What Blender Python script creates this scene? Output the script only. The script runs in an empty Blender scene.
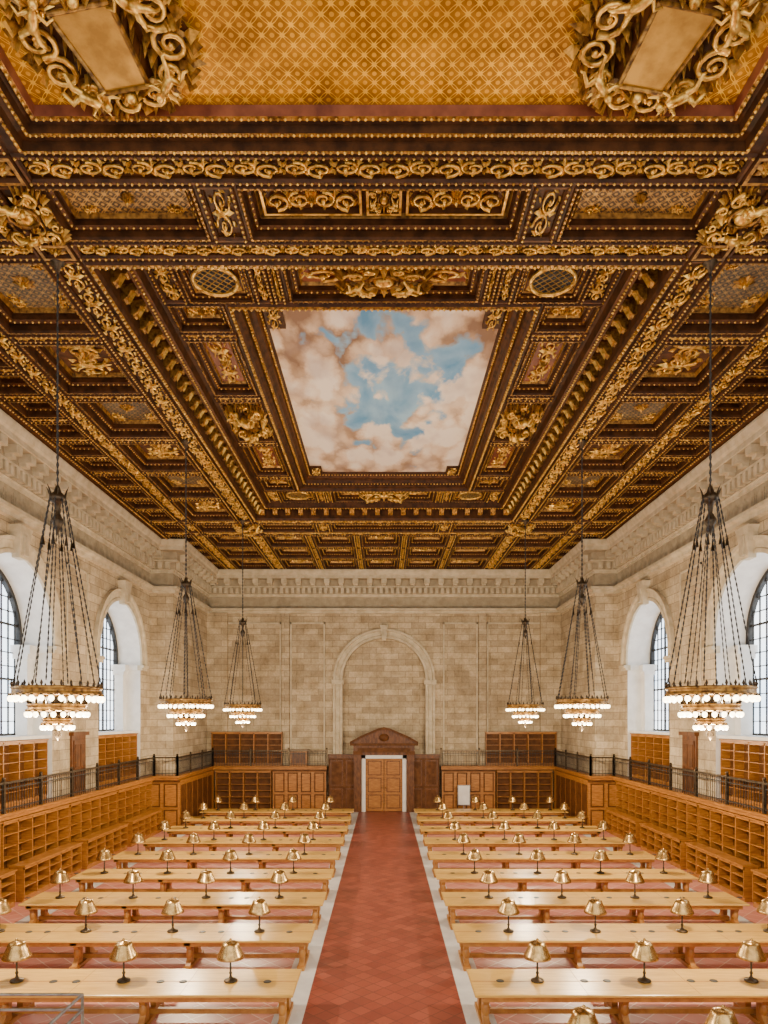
import bpy, math, random
import numpy as np
from math import pi, sin, cos, sqrt
random.seed(7)
D2 = bpy.data
COL = bpy.context.scene.collection

# ------------------------------------------------------------------ materials
def new_mat(name):
    m = D2.materials.new(name); m.use_nodes = True
    nt = m.node_tree; nt.nodes.clear()
    out = nt.nodes.new('ShaderNodeOutputMaterial')
    b = nt.nodes.new('ShaderNodeBsdfPrincipled')
    nt.links.new(b.outputs[0], out.inputs[0])
    return m, nt, b
def N(nt, t, **k):
    n = nt.nodes.new(t)
    for a, v in k.items(): setattr(n, a, v)
    return n
def L(nt, a, b): nt.links.new(a, b)
def math_(nt, op, a, b=None):
    n = N(nt, 'ShaderNodeMath', operation=op)
    for i, v in enumerate((a, b)):
        if v is None: continue
        if isinstance(v, (int, float)): n.inputs[i].default_value = v
        else: L(nt, v, n.inputs[i])
    return n.outputs[0]
def ramp(nt, fac, stops):
    r = N(nt, 'ShaderNodeValToRGB')
    e = r.color_ramp.elements
    while len(e) < len(stops): e.new(0.5)
    for i, (p, c) in enumerate(stops):
        e[i].position = p; e[i].color = (c[0], c[1], c[2], 1)
    L(nt, fac, r.inputs[0]); return r.outputs[0]
def mix(nt, fac, a, b, mode='MIX'):
    n = N(nt, 'ShaderNodeMix', data_type='RGBA', blend_type=mode)
    for idx, v in ((0, fac), (6, a), (7, b)):
        if isinstance(v, (int, float)): n.inputs[idx].default_value = v
        elif isinstance(v, tuple): n.inputs[idx].default_value = (v[0], v[1], v[2], 1)
        else: L(nt, v, n.inputs[idx])
    return n.outputs[2]
def coords(nt, scale=(1, 1, 1)):
    t = N(nt, 'ShaderNodeTexCoord'); mp = N(nt, 'ShaderNodeMapping')
    mp.inputs['Scale'].default_value = scale
    L(nt, t.outputs['Object'], mp.inputs[0]); return mp.outputs[0]
def noise(nt, vec, scale, detail=4, rough=.55, dist=0, out=0):
    n = N(nt, 'ShaderNodeTexNoise')
    n.inputs['Scale'].default_value = scale; n.inputs['Detail'].default_value = detail
    n.inputs['Roughness'].default_value = rough; n.inputs['Distortion'].default_value = dist
    L(nt, vec, n.inputs['Vector']); return n.outputs[out]
def bump(nt, b, h, strength=.3, dist=.02):
    n = N(nt, 'ShaderNodeBump'); n.inputs['Strength'].default_value = strength
    n.inputs['Distance'].default_value = dist
    L(nt, h, n.inputs['Height']); L(nt, n.outputs[0], b.inputs['Normal'])

def mat_two(name, c1, c2, scale=3, rough=.5, metal=0, stretch=(1, 1, 1), bmp=0, lo=.35, hi=.65, spec=None):
    m, nt, b = new_mat(name)
    f = noise(nt, coords(nt, stretch), scale)
    L(nt, ramp(nt, f, [(lo, c1), (hi, c2)]), b.inputs['Base Color'])
    b.inputs['Roughness'].default_value = rough; b.inputs['Metallic'].default_value = metal
    if spec is not None: b.inputs['Specular IOR Level'].default_value = spec
    if bmp: bump(nt, b, f, bmp)
    return m

M = {}
M['wood_d'] = mat_two('dark_carved_walnut', (.028, .0105, .0032), (.085, .032, .0095), 4, .5, spec=.2)
M['wood_r'] = mat_two('red_brown_walnut', (.055, .020, .006), (.135, .052, .014), 5, .5, spec=.2)
M['gold'] = mat_two('aged_gilding', (.26, .12, .012), (1.0, .64, .14), 7, .33, .65, lo=.31, hi=.59)
M['gold2'] = mat_two('dull_gilding', (.09, .038, .007), (.50, .27, .055), 9, .4, .55)
M['plaque'] = mat_two('plaque_gilding', (.30, .16, .02), (.52, .31, .055), 3, .45, .5)
M['bronze'] = mat_two('bronze_patina', (.035, .025, .015), (.10, .07, .04), 12, .4, .7)
M['iron'] = mat_two('black_iron', (.018, .018, .018), (.045, .042, .038), 8, .5, .5)
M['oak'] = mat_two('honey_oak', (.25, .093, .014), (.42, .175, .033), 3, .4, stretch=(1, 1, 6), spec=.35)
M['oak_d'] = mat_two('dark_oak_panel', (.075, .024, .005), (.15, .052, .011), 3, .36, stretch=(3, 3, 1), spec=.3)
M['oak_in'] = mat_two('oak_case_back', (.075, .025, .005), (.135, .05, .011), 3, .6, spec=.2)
M['brass'] = mat_two('lamp_brass', (.36, .21, .065), (.62, .41, .16), 6, .25, .9)
M['marble'] = mat_two('white_marble', (.55, .56, .56), (.74, .74, .72), 1.2, .35)
M['stone_l'] = mat_two('carved_limestone', (.44, .37, .25), (.60, .52, .375), 2.5, .8, bmp=.1)
M['stone_f'] = mat_two('frieze_and_shade_stone', (.29, .24, .16), (.40, .335, .23), 3, .85, bmp=.1)  # darker tone paints shade into the recess behind the dentils; also covers the frieze
M['white'] = mat_two('white_stone_trim', (.68, .67, .64), (.80, .79, .76), 2, .6)
M['cream'] = mat_two('cream_shade_lining', (.6, .5, .35), (.7, .6, .45), 2, .6)
M['steel'] = mat_two('satin_steel', (.25, .25, .24), (.4, .4, .39), 5, .3, .9)
M['black'] = mat_two('black_fitting', (.02, .02, .02), (.04, .04, .04), 5, .5)

def table_mat():
    m, nt, b = new_mat('blond_oak_tabletop')
    v = coords(nt, (1, 9, 9)); f = noise(nt, v, 1.6, 6, .6, .6)
    f2 = noise(nt, coords(nt), .8)
    c = ramp(nt, f, [(.3, (.46, .235, .04)), (.7, (.74, .46, .11))])
    c = mix(nt, math_(nt, 'MULTIPLY', f2, .35), c, (.82, .52, .12))
    L(nt, c, b.inputs['Base Color']); b.inputs['Roughness'].default_value = .28
    b.inputs['Specular IOR Level'].default_value = .4
    return m
M['ttop'] = table_mat()
M['tleg'] = mat_two('oak_trestle', (.33, .135, .024), (.50, .235, .05), 4, .42)

def stone_mat(name, ca, cb, cm):
    m, nt, b = new_mat(name)
    t = N(nt, 'ShaderNodeTexCoord'); s = N(nt, 'ShaderNodeSeparateXYZ'); L(nt, t.outputs['Object'], s.inputs[0])
    u = math_(nt, 'ADD', s.outputs[0], s.outputs[1])
    cb_ = N(nt, 'ShaderNodeCombineXYZ'); L(nt, u, cb_.inputs[0]); L(nt, s.outputs[2], cb_.inputs[1])
    br = N(nt, 'ShaderNodeTexBrick'); L(nt, cb_.outputs[0], br.inputs['Vector'])
    br.inputs['Scale'].default_value = 1; br.inputs['Brick Width'].default_value = .95
    br.inputs['Row Height'].default_value = .40; br.inputs['Mortar Size'].default_value = .014
    br.inputs['Mortar Smooth'].default_value = .1
    br.inputs['Color1'].default_value = (*ca, 1); br.inputs['Color2'].default_value = (*cb, 1)
    br.inputs['Mortar'].default_value = (*cm, 1)
    f = noise(nt, t.outputs['Object'], 1.1, 7, .65)
    f2 = noise(nt, t.outputs['Object'], 9, 5)
    c = mix(nt, .8, br.outputs[0], ramp(nt, f, [(.33, (.52, .47, .38)), (.62, (1, 1, 1))]), 'MULTIPLY')
    c = mix(nt, .5, c, ramp(nt, f2, [(.35, (.62, .59, .54)), (.65, (1, 1, 1))]), 'MULTIPLY')
    L(nt, c, b.inputs['Base Color']); b.inputs['Roughness'].default_value = .85
    bump(nt, b, br.outputs[1], -.25, .02)
    return m
M['stone'] = stone_mat('limestone_blocks', (.68, .565, .385), (.46, .37, .245), (.28, .22, .145))

def lattice_mat(name, bgs, linec, k, t, metal, rough, flower=None, spec=.5):
    m, nt, b = new_mat(name)
    tc = N(nt, 'ShaderNodeTexCoord'); s = N(nt, 'ShaderNodeSeparateXYZ'); L(nt, tc.outputs['Object'], s.inputs[0])
    cx = math_(nt, 'COSINE', math_(nt, 'MULTIPLY', s.outputs[0], k))
    cy = math_(nt, 'COSINE', math_(nt, 'MULTIPLY', s.outputs[1], k))
    c2 = math_(nt, 'MULTIPLY', math_(nt, 'MULTIPLY', math_(nt, 'SUBTRACT', cx, cy), math_(nt, 'SUBTRACT', cx, cy)), .16)
    sm = math_(nt, 'ADD', cx, cy)
    ab = math_(nt, 'ABSOLUTE', math_(nt, 'SUBTRACT', math_(nt, 'ABSOLUTE', sm), math_(nt, 'SUBTRACT', .62, c2)))
    line = math_(nt, 'LESS_THAN', ab, t)
    dot = math_(nt, 'GREATER_THAN', math_(nt, 'ABSOLUTE', sm), 1.72)
    f = noise(nt, tc.outputs['Object'], 1.7, 7, .65)
    bg = ramp(nt, f, [(.32, bgs[0]), (.68, bgs[1])])
    c = mix(nt, line, bg, linec)
    c = mix(nt, math_(nt, 'MULTIPLY', dot, .8), c, flower or linec)
    f3 = noise(nt, tc.outputs['Object'], .7, 6, .65)
    c = mix(nt, .8, c, ramp(nt, f3, [(.38, (.45, .38, .3)), (.6, (1, 1, 1))]), 'MULTIPLY')
    L(nt, c, b.inputs['Base Color']); b.inputs['Roughness'].default_value = rough; b.inputs['Metallic'].default_value = metal
    b.inputs['Specular IOR Level'].default_value = spec
    bump(nt, b, line, .3, .02)
    return m
M['goldpanel'] = lattice_mat('gold_diaper_panel', ((.27, .105, .001), (.62, .29, .003)), (.98, .60, .035), 21, .13, .3, .45, (.88, .50, .03), .15)
M['lat'] = lattice_mat('lattice_coffer_panel', ((.045, .026, .012), (.11, .068, .03)), (.60, .36, .08), 24, .17, .3, .5)
M['lat_g'] = lattice_mat('grey_green_coffer_panel', ((.05, .05, .038), (.14, .125, .09)), (.46, .30, .09), 22, .15, .2, .5)
M['rosep'] = mat_two('rose_painted_panel', (.12, .026, .012), (.25, .08, .035), 2.5, .5)

def cloud_mat():
    m, nt, b = new_mat('painted_clouds')
    tc = N(nt, 'ShaderNodeTexCoord'); s = N(nt, 'ShaderNodeSeparateXYZ'); L(nt, tc.outputs['Object'], s.inputs[0])
    dx = math_(nt, 'MULTIPLY', math_(nt, 'SUBTRACT', s.outputs[0], .5), .34)
    dy = math_(nt, 'MULTIPLY', math_(nt, 'SUBTRACT', s.outputs[1], 23.2), .16)
    d = math_(nt, 'SQRT', math_(nt, 'ADD', math_(nt, 'MULTIPLY', dx, dx), math_(nt, 'MULTIPLY', dy, dy)))
    mp = N(nt, 'ShaderNodeMapping'); mp.inputs['Scale'].default_value = (1, .55, 1); L(nt, tc.outputs['Object'], mp.inputs[0])
    nz = noise(nt, mp.outputs[0], 1.7, 6, .62, 0, 1)
    vm = N(nt, 'ShaderNodeVectorMath', operation='MULTIPLY_ADD'); L(nt, nz, vm.inputs[0]); vm.inputs[1].default_value = (.8, .8, 0); L(nt, mp.outputs[0], vm.inputs[2])
    def vor(sc):
        v = N(nt, 'ShaderNodeTexVoronoi', feature='SMOOTH_F1'); v.inputs['Scale'].default_value = sc; v.inputs['Smoothness'].default_value = .12
        L(nt, vm.outputs[0], v.inputs['Vector']); return v.outputs[0]
    puff = math_(nt, 'SUBTRACT', 1.0, math_(nt, 'ADD', math_(nt, 'MULTIPLY', vor(.62), .70), math_(nt, 'MULTIPLY', vor(1.8), .44)))
    n1 = noise(nt, mp.outputs[0], .85, 5, .5, .3)
    dens = math_(nt, 'ADD', math_(nt, 'ADD', math_(nt, 'MULTIPLY', n1, .9), math_(nt, 'MULTIPLY', puff, .45)), math_(nt, 'MULTIPLY', d, .33))
    cl = ramp(nt, puff, [(.16, (.30, .20, .135)), (.28, (.54, .39, .26)), (.40, (.82, .68, .50)), (.55, (1.0, .95, .82))])
    n3 = noise(nt, mp.outputs[0], .7, 3)
    cl = mix(nt, ramp(nt, n3, [(.5, (0, 0, 0)), (.66, (.45, .45, .45))]), cl, (.50, .41, .38))
    sky = ramp(nt, n1, [(.32, (.14, .38, .70)), (.58, (.38, .66, .90))])
    mk = ramp(nt, dens, [(.765, (0, 0, 0)), (.845, (1, 1, 1))])
    L(nt, mix(nt, mk, sky, cl), b.inputs['Base Color'])
    b.inputs['Roughness'].default_value = .8
    b.inputs['Specular IOR Level'].default_value = .1
    return m
M['cloud'] = cloud_mat()

def tile_mat(name, c1, c2, cm, size, rot=0, rough=.35):
    m, nt, b = new_mat(name)
    tc = N(nt, 'ShaderNodeTexCoord'); mp = N(nt, 'ShaderNodeMapping'); mp.inputs['Rotation'].default_value = (0, 0, rot)
    L(nt, tc.outputs['Object'], mp.inputs[0])
    br = N(nt, 'ShaderNodeTexBrick'); br.offset = 0 if rot else .5
    L(nt, mp.outputs[0], br.inputs['Vector'])
    br.inputs['Scale'].default_value = 1; br.inputs['Brick Width'].default_value = size
    br.inputs['Row Height'].default_value = size if rot else size * .5; br.inputs['Mortar Size'].default_value = .012
    br.inputs['Color1'].default_value = (*c1, 1); br.inputs['Color2'].default_value = (*c2, 1); br.inputs['Mortar'].default_value = (*cm, 1)
    f = noise(nt, tc.outputs['Object'], 1.2, 6)
    c = mix(nt, .5, br.outputs[0], ramp(nt, f, [(.3, (.65, .65, .65)), (.7, (1, 1, 1))]), 'MULTIPLY')
    L(nt, c, b.inputs['Base Color']); b.inputs['Roughness'].default_value = rough
    return m
M['aisle'] = tile_mat('red_quarry_tile', (.35, .082, .050), (.23, .048, .032), (.16, .042, .032), .34, pi / 4)
M['rose'] = tile_mat('rose_tile', (.66, .27, .21), (.52, .18, .14), (.75, .52, .42), .5, pi / 4)

def emis(name, col, st):
    m, nt, b = new_mat(name)
    b.inputs['Base Color'].default_value = (.8, .8, .8, 1)
    b.inputs['Emission Color'].default_value = (*col, 1); b.inputs['Emission Strength'].default_value = st
    return m
M['bulb'] = emis('glowing_bulb', (1, .76, .42), 14)
def pane_mat():
    m, nt, b = new_mat('daylit_window_glass')
    tc = N(nt, 'ShaderNodeTexCoord')
    f = noise(nt, tc.outputs['Object'], .35, 3)
    L(nt, ramp(nt, f, [(.35, (.58, .74, .92)), (.65, (.93, .97, 1))]), b.inputs['Emission Color'])
    b.inputs['Base Color'].default_value = (.3, .35, .4, 1); b.inputs['Emission Strength'].default_value = 5
    b.inputs['Roughness'].default_value = .1
    return m
M['pane'] = pane_mat()

# ------------------------------------------------------------------ mesh builder
class MB:
    def __init__(s): s.v = []; s.n = 0; s.f = []; s.mi = []; s.sm = []; s.mats = []
    def m(s, key):
        if key not in s.mats: s.mats.append(key)
        return s.mats.index(key)
    def add(s, V, F, mat, smooth=False):
        V = np.asarray(V, dtype=float).reshape(-1, 3)
        o = s.n; s.v.append(V); s.n += len(V); k = s.m(mat)
        for f in F: s.f.append(tuple(i + o for i in f))
        s.mi += [k] * len(F); s.sm += [smooth] * len(F)
    def quad(s, a, b, c, d, mat): s.add([a, b, c, d], [(0, 1, 2, 3)], mat)
    def box(s, x0, x1, y0, y1, z0, z1, mat):
        V = [(x, y, z) for x in (x0, x1) for y in (y0, y1) for z in (z0, z1)]
        s.add(V, [(0, 1, 3, 2), (4, 6, 7, 5), (0, 4, 5, 1), (2, 3, 7, 6), (0, 2, 6, 4), (1, 5, 7, 3)], mat)
    def lathe(s, prof, seg, loc, mat, smooth=True):
        V = []; F = []
        for r, z in prof:
            for i in range(seg):
                a = 2 * pi * i / seg; V.append((loc[0] + r * cos(a), loc[1] + r * sin(a), loc[2] + z))
        for j in range(len(prof) - 1):
            for i in range(seg):
                k = (i + 1) % seg
                F.append((j * seg + i, j * seg + k, (j + 1) * seg + k, (j + 1) * seg + i))
        s.add(V, F, mat, smooth)
    def tube(s, P, R, sides, mat, zs=1.0, smooth=True):
        P = np.asarray(P, float); n = len(P)
        if isinstance(R, (int, float)): R = [R] * n
        T = np.gradient(P, axis=0); T /= (np.linalg.norm(T, axis=1)[:, None] + 1e-9)
        V = []; F = []
        for i in range(n):
            t = T[i]; up = np.array((0, 0, 1.)) if abs(t[2]) < .9 else np.array((1., 0, 0))
            a = np.cross(t, up); a /= np.linalg.norm(a); b = np.cross(a, t)
            for j in range(sides):
                an = 2 * pi * j / sides; V.append(P[i] + R[i] * (cos(an) * a + sin(an) * zs * b))
        for i in range(n - 1):
            for j in range(sides):
                k = (j + 1) % sides; F.append((i * sides + j, i * sides + k, (i + 1) * sides + k, (i + 1) * sides + j))
        F.append(tuple(range(sides))); F.append(tuple((n - 1) * sides + j for j in range(sides)))
        s.add(V, F, mat, smooth)
    def octa(s, c, r, mat, rz=None, smooth=True):
        rz = r if rz is None else rz; x, y, z = c
        s.add([(x + r, y, z), (x, y + r, z), (x - r, y, z), (x, y - r, z), (x, y, z + rz), (x, y, z - rz)],
              [(0, 1, 4), (1, 2, 4), (2, 3, 4), (3, 0, 4), (1, 0, 5), (2, 1, 5), (3, 2, 5), (0, 3, 5)], mat, smooth)
    def ball(s, c, r, mat, seg=10, rings=6, sc=(1, 1, 1)):
        V = []; F = []
        for j in range(rings + 1):
            ph = pi * j / rings
            for i in range(seg):
                a = 2 * pi * i / seg
                V.append((c[0] + r * sc[0] * sin(ph) * cos(a), c[1] + r * sc[1] * sin(ph) * sin(a), c[2] + r * sc[2] * cos(ph)))
        for j in range(rings):
            for i in range(seg):
                k = (i + 1) % seg; F.append((j * seg + i, j * seg + k, (j + 1) * seg + k, (j + 1) * seg + i))
        s.add(V, F, mat, True)
    def stamp(s, T, x, y, z, rot=0, sx=1, sy=1, sz=1, mat=None):
        c, q = cos(rot), sin(rot)
        for V, F, m_, sm in T:
            X = V[:, 0] * sx; Y = V[:, 1] * sy
            W = np.stack([x + c * X - q * Y, y + q * X + c * Y, z + V[:, 2] * sz], 1)
            s.add(W, F, mat or m_, sm)
    def template(s):
        out = []; V = np.concatenate(s.v)
        for i, k in enumerate(s.mats):
            for sm in (True, False):
                F = [f for f, a, b in zip(s.f, s.mi, s.sm) if a == i and b == sm]
                if not F: continue
                used = sorted({j for f in F for j in f}); mp = {u: n for n, u in enumerate(used)}
                out.append((V[used], [tuple(mp[j] for j in f) for f in F], k, sm))
        return out
    def mesh(s, name):
        me = D2.meshes.new(name)
        me.from_pydata(np.concatenate(s.v).tolist(), [], s.f)
        for k in s.mats: me.materials.append(M[k])
        me.polygons.foreach_set('material_index', s.mi)
        me.polygons.foreach_set('use_smooth', s.sm)
        me.update(); return me
    def obj(s, name, loc=(0, 0, 0), rot=0, parent=None):
        return put(s.mesh(name), name, loc, rot, parent)
def put(me, name, loc=(0, 0, 0), rot=0, parent=None):
    o = D2.objects.new(name, me); o.location = loc; o.rotation_euler = (0, 0, rot)
    COL.objects.link(o)
    if parent: o.parent = parent
    return o

# plan sweep : path of (x,y), inward side = left of travel direction
def sweep(mb, path, prof, mats):
    P = [np.array(p, float) for p in path]; n = len(P); off = []
    for i in range(n):
        ns = []
        if i > 0: d = P[i] - P[i - 1]; d /= np.linalg.norm(d); ns.append(np.array((-d[1], d[0])))
        if i < n - 1: d = P[i + 1] - P[i]; d /= np.linalg.norm(d); ns.append(np.array((-d[1], d[0])))
        m = sum(ns); m = m / np.linalg.norm(m); m = m / max(.3, m.dot(ns[0])); off.append(m)
    for j in range(len(prof) - 1):
        mt = mats if isinstance(mats, str) else mats[j]
        for i in range(n - 1):
            a = P[i] + off[i] * prof[j][0]; b = P[i + 1] + off[i + 1] * prof[j][0]
            c = P[i + 1] + off[i + 1] * prof[j + 1][0]; d = P[i] + off[i] * prof[j + 1][0]
            mb.quad((*a, prof[j][1]), (*b, prof[j][1]), (*c, prof[j + 1][1]), (*d, prof[j + 1][1]), mt)

# ------------------------------------------------------------------ ornament templates
def leaf(mb, x, y, ang, ln, w, h=.05, mat='gold', z=0):
    c, s_ = cos(ang), sin(ang)
    def p(a, b, zz): return (x + a * c - b * s_, y + a * s_ + b * c, zz + z)
    mb.add([p(0, 0, 0), p(ln * .45, w, 0), p(ln, 0, -h * .2), p(ln * .45, -w, 0), p(ln * .45, 0, -h)],
           [(0, 1, 4), (1, 2, 4), (2, 3, 4), (3, 0, 4)], mat)
def spir(cx, cy, r0, r1, a0, turns, n, z=-.03):
    return [(cx + (r0 + (r1 - r0) * t) * cos(a0 + turns * 2 * pi * t), cy + (r0 + (r1 - r0) * t) * sin(a0 + turns * 2 * pi * t), z) for t in [i / n for i in range(n + 1)]]
def scroll_T():
    b = MB()
    for sg in (1, -1):
        cx, cy = .25 * sg, .04 * sg
        P = spir(cx, cy, .27, .06, pi / 2 * sg, 1.35, 16)
        b.tube(P, [.034 - .015 * i / 16 for i in range(17)], 4, 'gold')
        b.octa((cx, cy, -.05), .06, 'gold')
        for k in range(6):
            a = k * 2 * pi / 6 + .3
            leaf(b, cx + .26 * cos(a), cy + .26 * sin(a), a + .9, .17, .045)
        leaf(b, 0, 0, pi / 2 * sg, .38, .06, .07)
    leaf(b, 0, 0, 0, .2, .05); leaf(b, 0, 0, pi, .2, .05)
    leaf(b, .5, 0, 2.0, .3, .05); leaf(b, -.5, 0, 2.0 + pi, .3, .05)
    return b.template()
def rosette_T():
    b = MB()
    for k in range(8): leaf(b, 0, 0, k * pi / 4, .46, .13, .09, 'gold2')
    for k in range(8): leaf(b, 0, 0, k * pi / 4 + pi / 8, .3, .08, .12)
    b.octa((0, 0, -.1), .1, 'gold'); return b.template()
def figure(b, x, y, z, ang, s, mx=1, mat='gold'):
    # small carved reclining cherub: one head, tapered trunk, bent limbs, wings
    c, q = cos(ang), sin(ang)
    def T(pts): return [(x + s * (mx * u * c - v * q), y + s * (mx * u * q + v * c), z - s * w) for u, v, w in pts]
    b.tube(T([(-.02, .16, .1), (.0, .08, .14), (.0, -.06, .16), (.03, -.18, .13), (.05, -.24, .08)]), [s * r for r in (.035, .085, .075, .09, .05)], 8, mat)
    h = T([(-.03, .25, .14)])[0]; b.ball(h, .075 * s, mat, 9, 6)
    b.tube(T([(.05, -.2, .13), (.2, -.26, .2), (.2, -.42, .12), (.26, -.46, .1)]), [s * r for r in (.055, .048, .032, .02)], 6, mat)
    b.tube(T([(-.01, -.2, .12), (-.06, -.38, .16), (-.18, -.52, .1), (-.14, -.57, .08)]), [s * r for r in (.055, .045, .03, .018)], 6, mat)
    b.tube(T([(.06, .1, .14), (.2, .08, .2), (.3, .2, .16)]), [s * r for r in (.035, .028, .018)], 6, mat)
    b.tube(T([(-.07, .1, .14), (-.2, .02, .18), (-.3, .1, .14)]), [s * r for r in (.035, .028, .018)], 6, mat)
    for k in range(4):
        for m2 in (1, -1):
            p = T([(m2 * .05, .06, .04)])[0]; aa = (pi / 2 - m2 * (.5 + .3 * k)); 
            if mx < 0: aa = pi - aa
            leaf(b, p[0], p[1], ang + aa, (.42 - .05 * k) * s, .05 * s, .05 * s, 'gold2' if k % 2 else mat, p[2])
def cartouche_T(tablet=False):
    b = MB()
    if tablet:
        n = 36
        V = [(1.0 * cos(2 * pi * i / n) * (1 + .06 * sin(i * 2.1)), 1.02 * sin(2 * pi * i / n) * (1 + .06 * sin(i * 1.7)), -.03) for i in range(n)]
        b.add(V, [tuple(range(n))], 'wood_d')
        V = [(-.38, -.54, -.22), (.38, -.54, -.22), (.30, .54, -.22), (-.30, .54, -.22)]
        b.add(V, [(0, 1, 2, 3)], 'plaque')
        Q = V + [V[0]]
        for i in range(4): b.tube([Q[i], Q[i + 1]], .03, 5, 'gold2')
        b.add([(x * 1.14, y * 1.1, -.03) for x, y, z in V] + V, [(0, 1, 5, 4), (1, 2, 6, 5), (2, 3, 7, 6), (3, 0, 4, 7)], 'wood_r')
        rr = random.Random(3)
        for k in range(60):   # dense acanthus ground
            a = 2 * pi * k / 60; r_ = .62 + .3 * rr.random()
            leaf(b, r_ * cos(a), r_ * sin(a), a + rr.uniform(-1.2, 1.2), .30, .055, .10, 'gold2' if k % 3 else 'gold', -.03)
        for k in range(12):
            a = 2 * pi * k / 12 + .2; big = k % 3 != 1; cx, cy = .80 * cos(a), .82 * sin(a); dr = 1 if k % 2 else -1; R0 = .24 if big else .15
            P = spir(cx, cy, R0, .045, a + pi / 2 * dr, 1.6 * dr, 18, -.13)
            b.tube(P, [.038 - .016 * i / 18 for i in range(19)], 5, 'gold')
            b.octa((cx, cy, -.15), .05, 'gold')
            for q in range(5):
                aq = a + (q - 2) * .5 + .3 * sin(k * 2.1 + q)
                leaf(b, cx + .16 * cos(aq), cy + .16 * sin(aq), aq, .22, .045, .16, 'gold' if (q + k) % 2 else 'gold2', -.04)
        for sx in (1, -1):
            figure(b, sx * .50, .58, -.14, sx * .7, .75, sx)
            figure(b, sx * .56, -.55, -.14, pi - sx * .5, .75, -sx)
            for q in range(12): leaf(b, sx * (.43 + .04 * sin(q * 1.3)), -.5 + q * .085, pi / 2 + ((q % 3) - 1) * .9, .15, .04, .24, 'gold' if q % 2 else 'gold2')
        for sy in (1, -1):
            for q in range(9): leaf(b, 0, sy * .56, sy * pi / 2 + (q - 4) * .36, .38 - .03 * abs(q - 4), .045, .28, 'gold' if q % 2 == 0 else 'gold2')
            b.ball((0, sy * .64, -.24), .07, 'gold', 10, 6)
    else:
        b.ball((0, 0, -.04), .30, 'gold', 14, 6, (.85, 1, .4))
        P = [(.34 * cos(a), .42 * sin(a), -.06) for a in [2 * pi * i / 20 for i in range(21)]]
        b.tube(P, .045, 5, 'gold2')
        for sx in (1, -1):
            for sy in (1, -1):
                P = spir(sx * .66, sy * .5, .24, .05, (0 if sx > 0 else pi), 1.4 * sx * sy, 18, -.1)
                b.tube(P, [.045 - .02 * i / 18 for i in range(19)], 5, 'gold')
                b.octa((sx * .66, sy * .5, -.12), .06, 'gold')
                P = spir(sx * .30, sy * .80, .16, .04, pi / 2 * sy, 1.3 * -sx * sy, 14, -.1)
                b.tube(P, [.035 - .015 * i / 14 for i in range(15)], 5, 'gold')
                for k in range(8):
                    a = k / 7 * 2.0 - .4
                    leaf(b, sx * (.58 + .2 * cos(a)), sy * (.42 + .3 * sin(a)), math.atan2(sy * sin(a), sx * cos(a)), .36, .055, .14, 'gold' if k % 2 else 'gold2')
            figure(b, sx * .54, .02, -.08, sx * .15, .95, sx)
            leaf(b, 0, sx * .45, pi / 2 * sx, .45, .10, .2)
            leaf(b, sx * .1, .5, pi / 2 - sx * .5, .4, .07, .16); leaf(b, sx * .1, -.5, -pi / 2 + sx * .5, .4, .07, .16)
    return b.template()
def bracket_T():
    b = MB(); pts = [(0, 0), (0, -.55), (.2, -.62), (.42, -.5), (.62, -.26), (.85, -.3), (1, -.2), (1, 0)]
    n = len(pts); V = [(x, -.22, z) for x, z in pts] + [(x, .22, z) for x, z in pts]
    b.add(V, [tuple(range(n)), tuple(range(2 * n - 1, n - 1, -1))] + [(i, i + 1, n + i + 1, n + i) for i in range(n - 1)], 'gold2')
    leaf(b, .05, 0, 0, .9, .15, .72, 'gold')
    return b.template()
SC = scroll_T(); RO = rosette_T(); CA = cartouche_T(); CT = cartouche_T(True); BR = bracket_T()

# ------------------------------------------------------------------ ceiling
C = MB(); ZC = 15.8
def plate(x0, x1, y0, y1, z, mat): C.quad((x0, y0, z), (x1, y0, z), (x1, y1, z), (x0, y1, z), mat)
def ring(x0, x1, y0, y1, prof, mats):
    for j in range(len(prof) - 1):
        (i0, z0), (i1, z1) = prof[j], prof[j + 1]
        a = [(x0 + i0, y0 + i0, z0), (x1 - i0, y0 + i0, z0), (x1 - i0, y1 - i0, z0), (x0 + i0, y1 - i0, z0)]
        b = [(x0 + i1, y0 + i1, z1), (x1 - i1, y0 + i1, z1), (x1 - i1, y1 - i1, z1), (x0 + i1, y1 - i1, z1)]
        for k in range(4): C.quad(a[k], a[(k + 1) % 4], b[(k + 1) % 4], b[k], mats[j] if not isinstance(mats, str) else mats)
def beads(xa, ya, xb, yb, z, r=.045, sp=.13, mat='gold'):
    n = max(1, int(math.hypot(xb - xa, yb - ya) / sp))
    for i in range(n):
        t = (i + .5) / n; C.octa((xa + (xb - xa) * t, ya + (yb - ya) * t, z), r, mat)
def bead_rect(x0, x1, y0, y1, z, r=.045, sp=.13, mat='gold'):
    beads(x0, y0, x1, y0, z, r, sp, mat); beads(x0, y1, x1, y1, z, r, sp, mat)
    beads(x0, y0, x0, y1, z, r, sp, mat); beads(x1, y0, x1, y1, z, r, sp, mat)
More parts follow.
